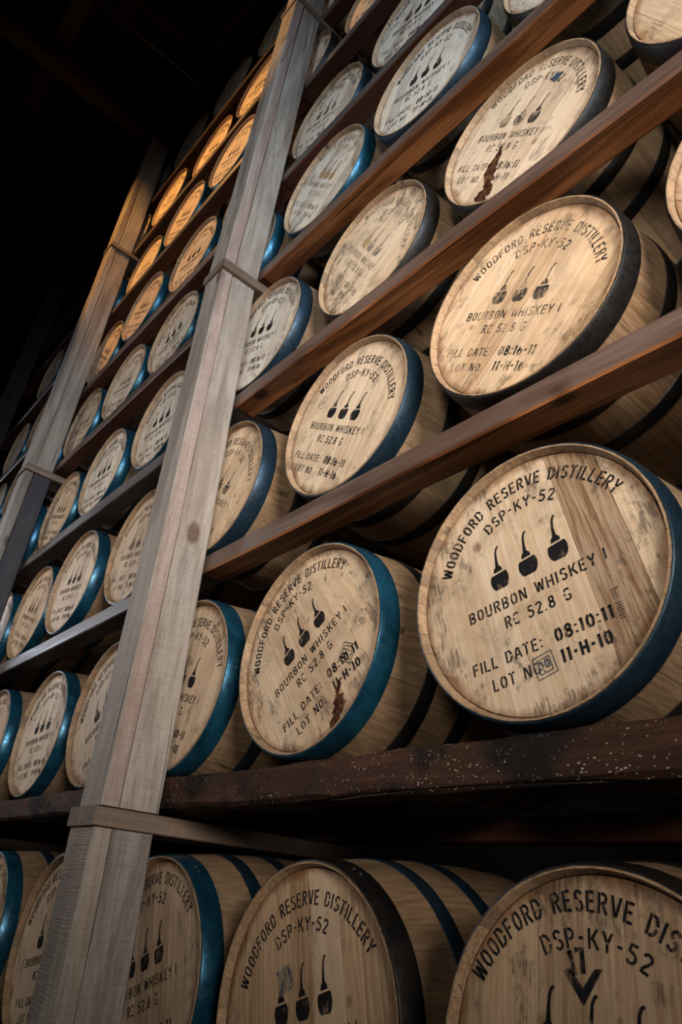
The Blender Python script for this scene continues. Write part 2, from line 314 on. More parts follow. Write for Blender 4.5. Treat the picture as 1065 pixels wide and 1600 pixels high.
class Flat:
    """flat ink marks on the head, collected in (x,z) head coordinates"""
    def __init__(s): s.V = []; s.F = []
    def text(s, txt, x0, x1, z, h, wt=.15, rot=0.0):
        tot = sum(G[c][0]+.16 for c in txt)-.16; k = (x1-x0)/tot; x = x0
        ca, sa = math.cos(rot), math.sin(rot)
        for c in txt:
            wdt, st = G[c]
            for p in st:
                q = [(x+a*k, z+b*h) for a, b in p]
                ribbon(q, wt*h, s.V, s.F, lambda X, Z: (x0+(X-x0)*ca-(Z-z)*sa, z+(X-x0)*sa+(Z-z)*ca))
            x += (wdt+.16)*k
    def arctext(s, txt, r, a0, a1, h, wt=.15):
        tot = sum(G[c][0]+.16 for c in txt)-.16; k = math.radians(a0-a1)*(r+h/2)/tot; x = 0
        for c in txt:
            wdt, st = G[c]
            am = math.radians(a0)-(x+wdt*k/2)/(r+h/2); er = (math.cos(am), math.sin(am)); et = (math.sin(am), -math.cos(am))
            for p in st:
                q = [((a-wdt/2)*k, b*h) for a, b in p]
                ribbon(q, wt*h, s.V, s.F, lambda X, Z: ((r+Z)*er[0]+X*et[0], (r+Z)*er[1]+X*et[1]))
            x += (wdt+.16)*k
    def poly(s, pts):
        b = len(s.V); s.V += list(pts); s.F.append(tuple(range(b, b+len(pts))))
    def box(s, x0, z0, x1, z1, wd, rot=0.0):
        cx, cz = (x0+x1)/2, (z0+z1)/2; ca, sa = math.cos(rot), math.sin(rot)
        xf = lambda X, Z: (cx+(X-cx)*ca-(Z-cz)*sa, cz+(X-cx)*sa+(Z-cz)*ca)
        for a, b in (((x0,z0),(x1,z0)), ((x1,z0),(x1,z1)), ((x1,z1),(x0,z1)), ((x0,z1),(x0,z0))): ribbon([a, b], wd, s.V, s.F, xf)
    def pot(s, cx, skip=False):
        z0, z1 = .014, .050
        out = []
        for (dx, z) in ((-.012,.014),(-.017,.019),(-.0205,.028),(-.021,.036),(-.0195,.043),(-.017,.047),(.017,.049),(.0195,.043),(.021,.036),(.0205,.028),(.017,.019),(.012,.014)):
            out.append((cx+dx, z))
        s.poly(out)
        s.poly([(cx-.0105,.0515),(cx+.0105,.0525),(cx+.009,.060),(cx+.005,.064),(cx-.004,.064),(cx-.0085,.060)])
        pts = [(cx,.063),(cx+.0005,.075),(cx+.0015,.086),(cx+.003,.096),(cx+.0065,.104),(cx+.011,.107)]; ws = [.0085,.006,.005,.0045,.0045,.004]
        b = len(s.V)
        for i, (x, z) in enumerate(pts):
            a = pts[max(i-1,0)]; c = pts[min(i+1,len(pts)-1)]; dx, dz = c[0]-a[0], c[1]-a[1]; l = math.hypot(dx,dz)
            s.V += [(x-dz/l*ws[i]/2, z+dx/l*ws[i]/2), (x+dz/l*ws[i]/2, z-dx/l*ws[i]/2)]
        for i in range(len(pts)-1): s.F.append((b+2*i, b+2*i+1, b+2*i+3, b+2*i+2))
    def mesh(s, name, y, mat, tx=0, tz=0):
        V = [(x+tx, y, z+tz) for x, z in s.V]
        # keep the marks on the head
        V = [(x*min(1, .2535/max(1e-6, math.hypot(x, z))), yy, z*min(1, .2535/max(1e-6, math.hypot(x, z)))) for x, yy, z in V]
        me = mesh(name, V, [tuple(f) for f in s.F], [mat])
        bm = bmesh.new(); bm.from_mesh(me)
        for f in bm.faces:
            f.normal_update()
            if f.normal.y > 0: f.normal_flip()
        bm.to_mesh(me); bm.free(); return me

# ------------------------------------------------------------------ barrel geometry (axis = local Y, front chime at y=0, centre at origin)
RB, RC, LEN = 0.3015, 0.270, 0.89
def prof(y): return RB-(RB-RC)*((y-LEN/2)/(LEN/2))**2
NST = 30
_wv = [1.0, 1.25, 0.8, 1.1, 0.9, 1.3, 0.75, 1.05, 0.95, 1.2]*3
_tot = sum(_wv); stave_specs = []; _a = 0
for wv in _wv:
    da = 2*PI*wv/_tot; stave_specs.append((_a+da/2, da, wv)); _a += da
YS = [0.0, 0.0185, 0.07, 0.16, 0.27, 0.445, 0.62, 0.75, 0.88, LEN]
def stave_geo(da, V, F, FM, phase=0.0, gap=0.0004):
    base = len(V); hw = da/2; seg = 2 if da < .23 else 3
    angs = [-hw+da*i/seg for i in range(seg+1)]
    rows = []
    # cross-section loop at each y: outer pts then inner pts
    for j, y in enumerate(YS):
        r = prof(y)-(.0022 if j in (0, len(YS)-1) else 0); ri = r-.0205
        if j == 0: ri = r-.0035
        if j == 1: ri = r-.0140
        ring = []
        for k, a in enumerate(angs):
            g = gap/r if k == 0 else (-gap/r if k == seg else 0)
            rr = r-(.0006 if k in (0, seg) else 0)
            ring.append((rr*math.sin(a+g+phase), y, rr*math.cos(a+g+phase)))
        for k, a in reversed(list(enumerate(angs))):
            g = gap/r if k == 0 else (-gap/r if k == seg else 0)
            ring.append((ri*math.sin(a+g+phase), y, ri*math.cos(a+g+phase)))
        rows.append([base+len(V)-base+i for i in range(len(ring))]); V.extend(ring)
    m = len(rows[0])
    for j in range(len(rows)-1):
        for i in range(m):
            F.append((rows[j][i], rows[j][(i+1) % m], rows[j+1][(i+1) % m], rows[j+1][i])); FM.append(1 if (j == 0 and seg < i < m-1) else 0)
    for k in range(seg):
        F.append((rows[0][k], rows[0][k+1], rows[0][m-2-k], rows[0][m-1-k])); FM.append(1)
        F.append((rows[-1][k], rows[-1][m-1-k], rows[-1][m-2-k], rows[-1][k+1])); FM.append(1)
stave_mesh = {}
for _, da, wv in stave_specs:
    if wv not in stave_mesh:
        V, F, FM = [], [], []; stave_geo(da, V, F, FM)
        stave_mesh[wv] = bm_mesh('stave', (lambda me: (lambda b: (b.from_mesh(me), b)[1])(bmesh.new()))(mesh('tmp', V, F, (), FM)), (M_stave, M_chime))
V, F, FM = [], [], []
for a, da, wv in stave_specs: stave_geo(da, V, F, FM, a)
_b = bmesh.new(); _b.from_mesh(mesh('tmp', V, F, (), FM)); stave_shell = bm_mesh('staves', _b, (M_stave, M_chime))

def hoop_mesh(y0, y1, mat, n=64):
    V, F = [], []; t = .0022; ys = [y0, y0+.0015, (y0+y1)/2, y1-.0015, y1]
    prf = [(prof(y0)-.002, y0)]+[(prof(y)+(t if 0 < i < 4 else t*.6)+(.0007 if i == 2 else 0), y) for i, y in enumerate(ys)]+[(prof(y1)-.002, y1)]
    for i in range(n):
        a = 2*PI*i/n
        for r, y in prf: V.append((r*math.sin(a), y, r*math.cos(a)))
    m = len(prf)
    for i in range(n):
        for k in range(m-1):
            F.append((i*m+k, i*m+k+1, ((i+1) % n)*m+k+1, ((i+1) % n)*m+k))
    b = bmesh.new(); b.from_mesh(mesh('tmp', V, F)); me = bm_mesh('hoop', b, (mat,))
    for p in me.polygons: p.use_smooth = True
    return me
HY = [(.0025, .058), (.152, .192), (.285, .325), (.565, .605), (.698, .738), (.83, .883)]
hoops = {k: [hoop_mesh(a, b, m) for a, b in HY] for k, m in M_hoop.items()}

YH = 0.0175
def board_mesh(u0, u1, R=.2568):
    g = .0002; u0 += g; u1 -= g
    def outline(ins):
        a, b, r = u0+ins, u1-ins, R-ins
        n = 8; right = []; left = []
        top = [(a+(b-a)*i/n, math.sqrt(max(r*r-(a+(b-a)*i/n)**2, 1e-8))) for i in range(n+1)]
        return [(x, z) for x, z in top]+[(x, -z) for x, z in reversed(top)]
    A = outline(.0007); B = outline(0); n = len(A); V = []; F = []
    V += [(x, YH, z) for x, z in A]; V += [(x, YH+.0008, z) for x, z in B]; V += [(x, YH+.022, z) for x, z in B]
    F.append(tuple(range(n))); F.append(tuple(range(3*n-1, 2*n-1, -1)))
    for i in range(n):
        j = (i+1) % n
        F.append((i, n+i, n+j, j)); F.append((n+i, 2*n+i, 2*n+j, n+j))
    b = bmesh.new(); b.from_mesh(mesh('tmp', V, F)); return bm_mesh('head_board', b, (M_head,))
board_sets = []
for sp_ in ([.062, .085, .05, .078, .07, .092, .058], [.05, .09, .072, .06, .096, .066, .061], [.075, .056, .088, .064, .08, .052, .08]):
    k = .5126/sum(sp_); u = -.2563; ms = []
    for q in sp_:
        ms.append(board_mesh(u, u+q*k)); u += q*k
    board_sets.append(ms)
# distant barrels: the same boards joined
head_joined = []
for ms in board_sets:
    b = bmesh.new()
    for m in ms: b.from_mesh(m)
    head_joined.append(bm_mesh('head', b, (M_head,)))
V, F = [], []
for sx_, sz_ in ((-.011, 0), (.011, 0)):
    base = len(V)
    for rr, h in ((.0048, 0), (.0042, .0016), (.002, .0026)):
        for i in range(8): V.append((sx_+rr*math.cos(i*PI/4), rr*math.sin(i*PI/4), h))
    for k in range(2):
        for i in range(8): F.append((base+k*8+i, base+k*8+(i+1) % 8, base+(k+1)*8+(i+1) % 8, base+(k+1)*8+i))
    F.append(tuple(base+16+i for i in range(8)))
_rm = mesh('rivet', V, F, (M_rivet,), smooth=True)

def std_text(plain=False):
    """the stencilled lines, each a part"""
    out = []
    t = Flat(); t.arctext('WOODFORD RESERVE DISTILLERY', .205, 154, 24, .027); out.append(('distillery_lettering', t))
    t = Flat(); t.arctext('DSP-KY-52', .160, 118, 61, .025); out.append(('code_lettering', t))
    t = Flat(); t.text('BOURBON WHISKEY', -.158, .121, -.030, .0235); t.text('I', .137, .1405, -.028, .022); out.append(('whiskey_lettering', t))
    t = Flat(); t.text('RC 52.8 G', -.081, .060, -.070, .0235); out.append(('batch_lettering', t))
    t = Flat(); t.text('FILL DATE:', -.170, -.016, -.134, .0225); out.append(('fill_date_lettering', t))
    t = Flat(); t.text('LOT NO.', -.133, -.022, -.176, .0225); out.append(('lot_number_lettering', t))
    return out
def date_text(date, lot, dx=0, dz=0, rot=0.0, k=1.0):
    t = Flat(); u = Flat(); t.text(date, .010+dx, .010+.112*k+dx, -.134+dz, .024*k, .21, rot); u.text(lot, .012+dx, .012+.096*k+dx, -.174+dz, .024*k, .21, rot); return t, u

GROUP = 'whiskey barrels lying in the rack'
nb = [0]
def barrel(x, y, z, label, rot=0, brot=None, hoop='blue', tone=.3, dirt=.6, ink='strong', date='08:16-11', lot='11-H-16', near=True, off=(0, 0), rs=0.0,
           pots=(1, 1, 1), extra=None, ddate=(0, 0, 0.0), hoop2=None, bung=None):
    nb[0] += 1; i = nb[0]
    e = bpy.data.objects.new('whiskey_barrel', None); COL.objects.link(e); e.location = (x, y, z-RB*(1+rs)); e.empty_display_size = .1
    e.scale = (1+rs, 1, 1+rs)
    tag(e, label, 'barrel', GROUP)
    seed = (i*0.6180339) % 1.0; color = (seed, tone, dirt, 1)
    if brot is None: brot = rot+random.uniform(-6, 6)
    def add(name, me, ang=0.0, parent=e, loc=(0, 0, RB)):
        o = bpy.data.objects.new(name, me); COL.objects.link(o); o.parent = parent
        o.location = loc; o.rotation_euler = (0, -math.radians(ang), 0); o.color = color; return o
    ph = (i*47) % 360
    bs = i % len(board_sets)
    if near:
        for a, da, wv in stave_specs: add('stave', stave_mesh[wv], -math.degrees(a)+ph)
        for k, me in enumerate(board_sets[bs]):
            b_ = add('head_board', me, brot); b_.location.y = ((k*37+i*11) % 7)*.00007
            rb_ = random.Random(i*100+k); dv = rb_.uniform(.25, .4) if rb_.random() < .16 else rb_.uniform(0, .22)
            if i == 6: dv = .75 if k == 5 else .05
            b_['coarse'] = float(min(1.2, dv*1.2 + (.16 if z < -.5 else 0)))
    else:
        tag(add('staves', stave_shell, ph), kind='stuff'); tag(add('head', head_joined[bs], brot), kind='stuff')
    if hoop2 is None: hoop2 = 'navy' if hoop == 'blue' else 'black'
    for k, me in enumerate(hoops[hoop]):
        o = add('hoop', hoops[hoop2][k] if (hoop2 and k > 0) else me, ph*.5)
        if near and k == 0:
            ang = 62+(i*29) % 50; R_ = prof(.034)+.0022; an = math.radians(ang-ph*.5*-1)
            rv = bpy.data.objects.new('rivet', _rm); COL.objects.link(rv); rv.parent = o
            an = math.radians(ang); rv.location = (R_*math.sin(an), .034, R_*math.cos(an)); rv.rotation_euler = (0, an, 0)
    yt = YH-.0006
    if ink:
        for q, px_ in enumerate((-.073, -.007, .059)):
            if pots[q]:
                tp = Flat(); tp.pot(px_); add('still_emblem', tp.mesh('still_emblem', yt, M_ink[ink], *off), rot)
        dt = date_text(date, lot, *ddate); sk = M_ink[ink]
        if near:
            for nm_, t in std_text(): add(nm_, t.mesh(nm_, yt, sk, *off), rot)
            for nm_, t in (('date_stamp', dt[0]), ('lot_stamp', dt[1])): add(nm_, t.mesh(nm_, yt-.0001, sk, *off), rot)
        else:
            t = Flat()
            for _n, u in [*std_text(), ('', dt[0]), ('', dt[1])]:
                b0 = len(t.V); t.V += u.V; t.F += [tuple(b0+k for k in f) for f in u.F]
            tag(add('stencil_lettering', t.mesh('stencil_lettering', yt, sk, *off), rot), kind='stuff')
    if extra:
        for (nm, t, m) in extra: add(nm, t.mesh(nm, yt-.0003, m, *off), rot)
    return e

# ------------------------------------------------------------------ marks on single barrels
def blot(pts, jag=.15, seed=1):
    t = Flat(); rnd = random.Random(seed)
    t.poly([(x+rnd.uniform(-jag, jag)*.02, z+rnd.uniform(-jag, jag)*.02) for x, z in pts]); return t
def stamp_square(cx, cz, s, txt, rot=0.3, lines=2):
    t = Flat()
    for k in range(lines): t.box(cx-s/2+k*.007, cz-s/2+k*.007, cx+s/2-k*.007, cz+s/2-k*.007, .0018, rot)
    t.text(txt, cx-s*.28, cx+s*.28, cz-s*.2, s*.42, .2, rot); return t
def rot_pts(pts, deg):
    a = math.radians(deg); return [(x*math.cos(a)-z*math.sin(a), x*math.sin(a)+z*math.cos(a)) for x, z in pts]
def drip(x0, z0, x1, z1, w0, w1, n=36, seed=3):
    """a running stain from (x0,z0) to (x1,z1), head coordinates before the text rotation"""
    t = Flat(); Lp, Rp = [], []; nz = lambda a, q: noise.noise(Vector((a*3.1+seed, q*9.7, seed*1.7)))
    for i in range(n+1):
        f = i/n; x = x0+(x1-x0)*f+nz(f, 0)*.008; z = z0+(z1-z0)*f; w_ = (w0+(w1-w0)*f)/2
        Lp.append((x-w_*(1+1.1*nz(f*2, 1)+.5*nz(f*6, 4)), z)); Rp.append((x+w_*(1+1.1*nz(f*2, 2)+.5*nz(f*6, 3)), z))
    b = len(t.V); t.V += Lp+Rp
    for i in range(n): t.F.append((b+i, b+i+1, b+n+2+i, b+n+1+i))
    return t
def unrot(t, deg):
    t.V = rot_pts(t.V, -deg); return t

Z = [-0.749, 0.0, 0.726, 1.451, 2.199, 2.895, 3.690, 4.391, 5.09]
# near barrels, one by one -------------------------------------------------
barrel(-.585, -.005, Z[0], 'bottom row barrel in the lower right corner with a 17 diamond stamp', -3, -3, 'black', .05, .7, 'strong', rs=.004, off=(-.022, .004),
       extra=[('diamond_stamp', (lambda t: (t.poly([(-.046,.128),(-.036,.134),(-.017,.112),(-.017,.092)]), t.poly([(-.0165,.092),(-.0165,.112),(.002,.137),(.014,.139)]), t.text('17', -.032, -.006, .124, .030, .24, .3), t)[-1])(Flat()), M_ink['strong'])])
barrel(-1.231, .012, Z[0], 'bottom row barrel at lower centre with a black square stamp over the left still', 16, 14, 'black', .02, .45, 'strong', rs=-.006, off=(.008, -.018), hoop2='navy',
       extra=[('square_stamp', (lambda t: (t.poly(rot_pts([(-.022,-.022),(.022,-.022),(.022,.022),(-.022,.022)], 14)), setattr(t, 'V', [(x-.057, z+.088) for x, z in t.V]), t)[-1])(Flat()), M_ink['blue'])])
barrel(-1.838, .0, Z[0], 'bottom row blue hooped barrel just right of the near post', 20, 18, 'blue', .3, .6, 'strong', '08-11-11', '11-H-10', rs=.003)
barrel(-2.475, 0, Z[0], 'bottom row barrel whose left rim shows behind the near post', 12, None, 'blue', .3, .5)
barrel(-3.166, -.005, Z[0], 'bottom row barrel cut off at the left edge, with blue hoop and black drips', 0, None, 'blue', .2, 1.0)
barrel(-.651, -.019, Z[1]+.001, 'largest barrel, on the flecked rail at right, square stamp over LOT NO', 10.4, 13.5, 'navy', .22, .75, 'strong', '08:10:11', '11-H-10', rs=.005, off=(.008, -.008),
       extra=[('square_stamp', stamp_square(-.022, -.165, .040, '00', .12), M_ink['blue']),
              ('tally_marks', (lambda t: ([ribbon([(.128, -.140+k*.0045), (.142, -.140+k*.0045)], .0012, t.V, t.F, lambda X, Z: (X, Z)) for k in range(13)], t)[-1])(Flat()), M_ink['worn'])])
barrel(-1.307, -.018, Z[1]+.002, 'blue hooped barrel on the flecked rail with a dark leak at lower right', 36.4, 38.8, 'blue', .12, .75, 'strong', '08:10:11', '11-H-10', rs=.005, ddate=(0, .003, -.12), hoop2='black', off=(.005, -.006),
       extra=[('framed_stamp', stamp_square(.088, -.123, .044, '01', .6), M_ink['strong']),
              ('leak_stain', drip(.030, -.160, -.022, -.243, .008, .052, seed=5), M_leak)])
barrel(-1.922, -.02, Z[1], 'blue hooped barrel on the flecked rail, left half hidden by the near post', -15, -14, 'blue', .25, .5, 'strong', '08:10-11', '11-H-10', off=(-.002, -.019))
barrel(-.633, -.020, Z[2], 'orange tinted black hooped barrel, on the lowest brown rail at right', -31, -43, 'black', .0, .65, 'worn', '08:16-11', '11-H-16', off=(-.001, -.017))
barrel(-1.273, .0, Z[2], 'navy hooped barrel on the lowest brown rail with a faint round stamp', -31.5, -30, 'navy', .25, .5, 'strong', '08:16-11', '11-H-16', off=(-.012, -.024), rs=.008,
       extra=[('round_stamp', (lambda t: (ribbon([(.021*math.cos(k*PI/8)-.150, .021*math.sin(k*PI/8)+.062) for k in range(17)], .0016, t.V, t.F, lambda X, Z: (X, Z)), t.text('A6', -.163, -.138, .053, .019, .17, .2), t)[-1])(Flat()), M_ink['faint'])])
barrel(-1.926, -.02, Z[2], 'navy hooped barrel on the lowest brown rail, half hidden by the near post', -33, -30, 'navy', .12, .55, 'worn', off=(-.02, -.028))
barrel(-.009, 0, Z[2], 'barrel at the right edge, only its left rim in view, above the lowest brown rail', 40, 35, 'black', .05, .4)
barrel(-.614, .009, Z[3], 'barrel on the second brown rail with a brown leak across its lettering', -44, -46, 'black', .3, .55, 'worn', '08:16:11', '11-H-11', off=(-.018, .0),
       extra=[('leak_stain', drip(-.016, -.052, .050, -.242, .010, .072, seed=8), M_leak),
              ('blue_blot', blot([(.030,.152),(.052,.146),(.066,.153),(.070,.170),(.058,.180),(.040,.182),(.028,.170)], .4), M_ink['blue'])])
barrel(-1.230, .009, Z[3], 'barrel with smudged top and half worn stills, middle of the second brown rail', -58, -52, 'black', .22, 1.0, 'faint', '08-10-10', '11-H-10', off=(-.022, -.022), rs=.004, pots=(0, 1, 1),
       extra=[('faded_still', (lambda t: (t.pot(-.055), t)[-1])(Flat()), M_ink['brown'])])
barrel(-1.860, -.011, Z[3], 'pale navy hooped barrel on the second brown rail, half hidden by the near post', -20, -16, 'navy', .95, .55, 'strong', off=(-.022, .006))
barrel(.0, .004, Z[3], 'barrel with a blank pale brown head in the upper right corner', 30, 20, 'black', .15, .6, None)
barrel(-.355, .01, Z[4], 'barrel cut off by the top edge, on the third brown rail, lower rim showing', 20, 25, 'black', .75, .6, None)
barrel(-.969, -.02, Z[4], 'white headed barrel on the third brown rail with crisp black stills', -21, -20, 'navy', 1.0, .4, 'strong', '08-10-11', '11-H-11', off=(-.007, -.009), rs=-.008)
barrel(-1.576, -.006, Z[4], 'white barrel with faded lettering on the third brown rail, beside the near post', -50, -48, 'blue', .95, .8, 'faint', off=(-.02, 0),
       extra=[('faded_stills', (lambda t: (t.pot(-.06), t.pot(-.0), t.pot(.055), t)[-1])(Flat()), M_ink['brown'])])
barrel(-2.186, -.01, Z[4], 'blue hooped barrel mostly hidden behind the near post, above the third brown rail', 10, None, 'blue', .8, .5)
barrel(-1.680, .018, Z[5], 'grey headed barrel on the fourth rail, right beside the near post', -25, -20, 'navy', .8, .95, 'worn', off=(-.03, 0))
barrel(-1.070, .011, Z[5], 'grey white barrel on the fourth rail, cut by the top edge, crisp stills', -25, None, 'navy', .95, .75, 'strong')
barrel(-2.311, 0, Z[5], 'barrel mostly hidden behind the near post, on the fourth rail', 0, None, 'navy', .8, .6)
barrel(-1.365, .024, Z[6], 'amber headed barrel at the top edge, on the fifth rail', -40, None, 'black', .2, .6, 'worn', near=False)
barrel(-2.000, .0, Z[6], 'dim barrel tucked against the right side of the near post, fifth rail', -10, None, 'black', .4, .8, 'worn', near=False)
barrel(-1.93, 0, Z[7], 'dim barrel at the top edge right beside the near post', -40, None, 'black', .5, .8, 'worn', near=False)

# bay between the two posts and beyond -------------------------------------
ORD = ['bottom', 'second', 'third', 'fourth', 'fifth', 'sixth', 'seventh', 'eighth', 'top']
POS = ['first', 'second', 'third', 'fourth', 'fifth', 'sixth', 'seventh', 'eighth']
mid = {1: [(-2.534, .011, 30, .3, .6, 'strong'), (-3.215, .025, 3, .45, 1.0, 'strong'), (-3.83, -.01, 20, .3, .9, 'worn')],
       2: [(-2.615, .005, -10, .2, .7, 'worn'), (-3.248, -.018, -8, .25, .5, 'strong'), (-3.88, .005, -20, .2, .9, 'worn'), (-4.50, .0, 10, .3, .5, 'worn')],
       3: [(-2.695, -.012, -2, .95, .5, 'strong'), (-3.384, .004, -5, .75, .6, 'strong'), (-4.04, .019, -20, .2, .8, 'worn'), (-4.68, 0, 10, .4, .5, 'worn')],
       4: [(-2.904, .004, 10, .65, .5, 'strong'), (-3.526, .006, -15, .5, .6, 'worn'), (-4.150, .006, -12, .3, .8, 'worn'), (-4.78, 0, 20, .3, .5, 'worn')],
       5: [(-2.942, .001, -15, .35, .25, 'strong'), (-3.572, -.015, -30, .3, .35, 'worn'), (-4.207, .007, -40, .3, .3, 'worn'), (-4.83, 0, 0, .3, .4, 'worn')],
       6: [(-2.703, -.016, -30, .35, .25, 'worn'), (-3.350, .001, -35, .3, .2, 'worn'), (-3.996, .019, -20, .3, .3, 'faint'), (-4.62, 0, -20, .3, .5, 'worn')],
       7: [(-2.587, -.004, -30, .3, .35, 'strong'), (-3.228, .017, -30, .3, .2, 'strong'), (-3.854, -.001, -30, .3, .3, 'worn'), (-4.47, 0, -20, .3, .5, 'worn')],
       8: [(-2.50, 0, 0, .3, .5, 'worn'), (-3.13, 0, 0, .3, .5, 'worn'), (-3.77, 0, 0, .3, .5, 'worn'), (-4.4, 0, 0, .3, .5, 'worn')]}
TONE = {1: 'tan headed', 2: 'tan headed', 3: 'pale headed', 4: 'greyish headed', 5: 'amber lit', 6: 'amber lit', 7: 'amber lit', 8: 'unlit'}
for r, lst in mid.items():
    for k, (x, y, rot, tone, dirt, ink) in enumerate(lst):
        tn = TONE[r]
        if r == 3 and k > 1: tn = 'brown headed'
        hc = 'blue' if r < 7 else 'black'
        lab = '%s %s hooped barrel, %s row up, %s barrel left of the near post' % (tn, hc, ORD[r], POS[k])
        pt = (1, 1, 1)
        barrel(x, y, Z[r], lab, rot, None, hc, tone, dirt, ink, near=(r < 6 and k < 3), pots=pt, off=(-.006, -.02) if r > 1 else (.012, -.012))
        px = x
    if r >= 2:       # glimpsed left of the far post
        for q in range(2 if r < 7 else 1):
            px -= .628
            if px < -6.6: break
            barrel(px, 0, Z[r], 'dim barrel left of the far post, %s row up, %s one past it' % (ORD[r], ['next', 'second'][q]), 15*q, None, 'blue', .3, .6, 'worn', near=False)

# ------------------------------------------------------------------ timbers
def beam_mesh(p0, p1, nx, mat, wob=.0015, amp=.0, bevel=.004, cut=None, seed=0, crossn=3):
    """box from p0 to p1 (local), subdivided along its long axis, slightly uneven"""
    bm = bmesh.new(); bmesh.ops.create_cube(bm, size=1)
    ax = max(range(3), key=lambda i: abs(p1[i]-p0[i]))
    for v in bm.verts:
        for i in range(3): v.co[i] = (p0[i]+p1[i])/2+v.co[i]*(p1[i]-p0[i])
    long_e = [e for e in bm.edges if abs((e.verts[0].co-e.verts[1].co)[ax]) > 1e-6]
    bmesh.ops.bevel(bm, geom=long_e, offset=bevel, segments=1, affect='EDGES', profile=.5)
    long_e = [e for e in bm.edges if abs((e.verts[0].co-e.verts[1].co)[ax]) > 1e-6]
    bmesh.ops.subdivide_edges(bm, edges=long_e, cuts=nx, use_grid_fill=True)
    if amp > 0:
        cr = [e for e in bm.edges if abs((e.verts[0].co-e.verts[1].co)[ax]) < 1e-6 and e.calc_length() > .03]
        bmesh.ops.subdivide_edges(bm, edges=cr, cuts=crossn, use_grid_fill=True)
    for v in bm.verts:
        q = v.co*1.0
        n1 = noise.noise(Vector((q.x*1.3+seed, q.y*1.3, q.z*1.3)))*wob
        d = Vector((0, 0, 0))
        for i in range(3):
            if i != ax: d[i] = n1*(1 if i == 1 else -1)+noise.noise(Vector((q.x*9, q.y*9+i*7+seed, q.z*9)))*(wob*.5+amp)+noise.noise(Vector((q.x*30, q.y*30+i*5+seed, q.z*30)))*amp*.5
        v.co += d
    return bm_mesh('beam', bm, (mat,))

POST_Y = (-.197, -.141, -.0235)
def post_segment(name, z0, z1, xl0, xl1, w, mats, label):
    e = bpy.data.objects.new(name, None); COL.objects.link(e); e.location = (xl0+w/2, -.11, z0); tag(e, label, 'post', 'upright posts of the rack')
    h = z1-z0
    def shear(me):
        for v in me.vertices: v.co.x += (xl1-xl0)*v.co.z/h
        me.update(); return me
    for nm, y0, y1, m, s in (('front_board', POST_Y[0], POST_Y[1]-.0016, mats[0], 1), ('main_timber', POST_Y[1], POST_Y[2], mats[1], 2)):
        dx = random.uniform(-.003, .003)
        me = shear(beam_mesh((-w/2+dx, y0+.11, 0), (w/2+dx*.5, y1+.11, h), 18, m, .003, 0, .006, seed=s+z0*3+xl0))
        o = obj(nm, me, e)
        if nm == 'front_board' and m is M_postp:
            me.materials.append(M_post)
            for p in me.polygons:
                if p.normal.y < -.5: p.material_index = 1
    return e
def crosspiece(xc, z0, label, w=.165, y1=.93, h=None):
    h = .039 if z0 > 3 else .048
    me = beam_mesh((0, -w/2, 0), (y1+.205, w/2, h), 10, M_cross, .002, 0, .003, seed=xc)
    e = obj('crosspiece', me); e.location = (xc, -.205, z0); e.rotation_euler = (0, 0, PI/2)
    tag(e, label, 'crosspiece', 'crosspieces at the post joints'); return e
# near post
post_segment('wooden_post', -1.10, -.432, -1.962, -2.015, .150, (M_post, M_postg), 'lowest length of the near weathered post, below the lower crosspiece')
post_segment('wooden_post', -.380, 1.760, -1.998, -2.085, .142, (M_postp, M_post), 'middle length of the near weathered post, with a pinkish strip')
post_segment('wooden_post', 1.812, 3.992, -2.080, -1.985, .142, (M_postp, M_post), 'upper length of the near weathered post, lit amber near the top')
post_segment('wooden_post', 4.037, 5.62, -1.975, -1.95, .142, (M_post, M_post), 'topmost length of the near post at the top edge of the picture')
crosspiece(-1.945, -.430, 'crosspiece at the lower joint of the near post, end grain showing')
crosspiece(-2.008, 1.763, 'crosspiece at the upper joint of the near post between its middle and upper lengths')
crosspiece(-1.912, 3.995, 'crosspiece at the highest joint of the near post at the top edge of the picture')
# far post
XP = -4.444
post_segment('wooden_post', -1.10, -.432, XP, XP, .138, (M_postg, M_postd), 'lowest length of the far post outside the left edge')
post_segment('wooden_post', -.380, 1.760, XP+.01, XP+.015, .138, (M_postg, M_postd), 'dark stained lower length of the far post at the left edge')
post_segment('wooden_post', 1.812, 3.992, XP-.01, XP+.01, .138, (M_post, M_post), 'brown upper length of the far post, lit amber higher up')
post_segment('wooden_post', 4.037, 5.55, XP+.01, XP+.01, .138, (M_post, M_post), 'topmost length of the far post fading into the dark under the roof')
crosspiece(XP+.085, 1.763, 'crosspiece at the joint of the far post near the left edge')
crosspiece(XP+.085, 3.995, 'crosspiece at the highest joint of the far post')
crosspiece(XP+.07, -.430, 'crosspiece at the lower joint of the far post outside the left edge')
post_segment('wooden_post', 1.812, 5.55, -6.9, -6.9, .138, (M_dark, M_dark), 'black third post far down the aisle at the left edge')

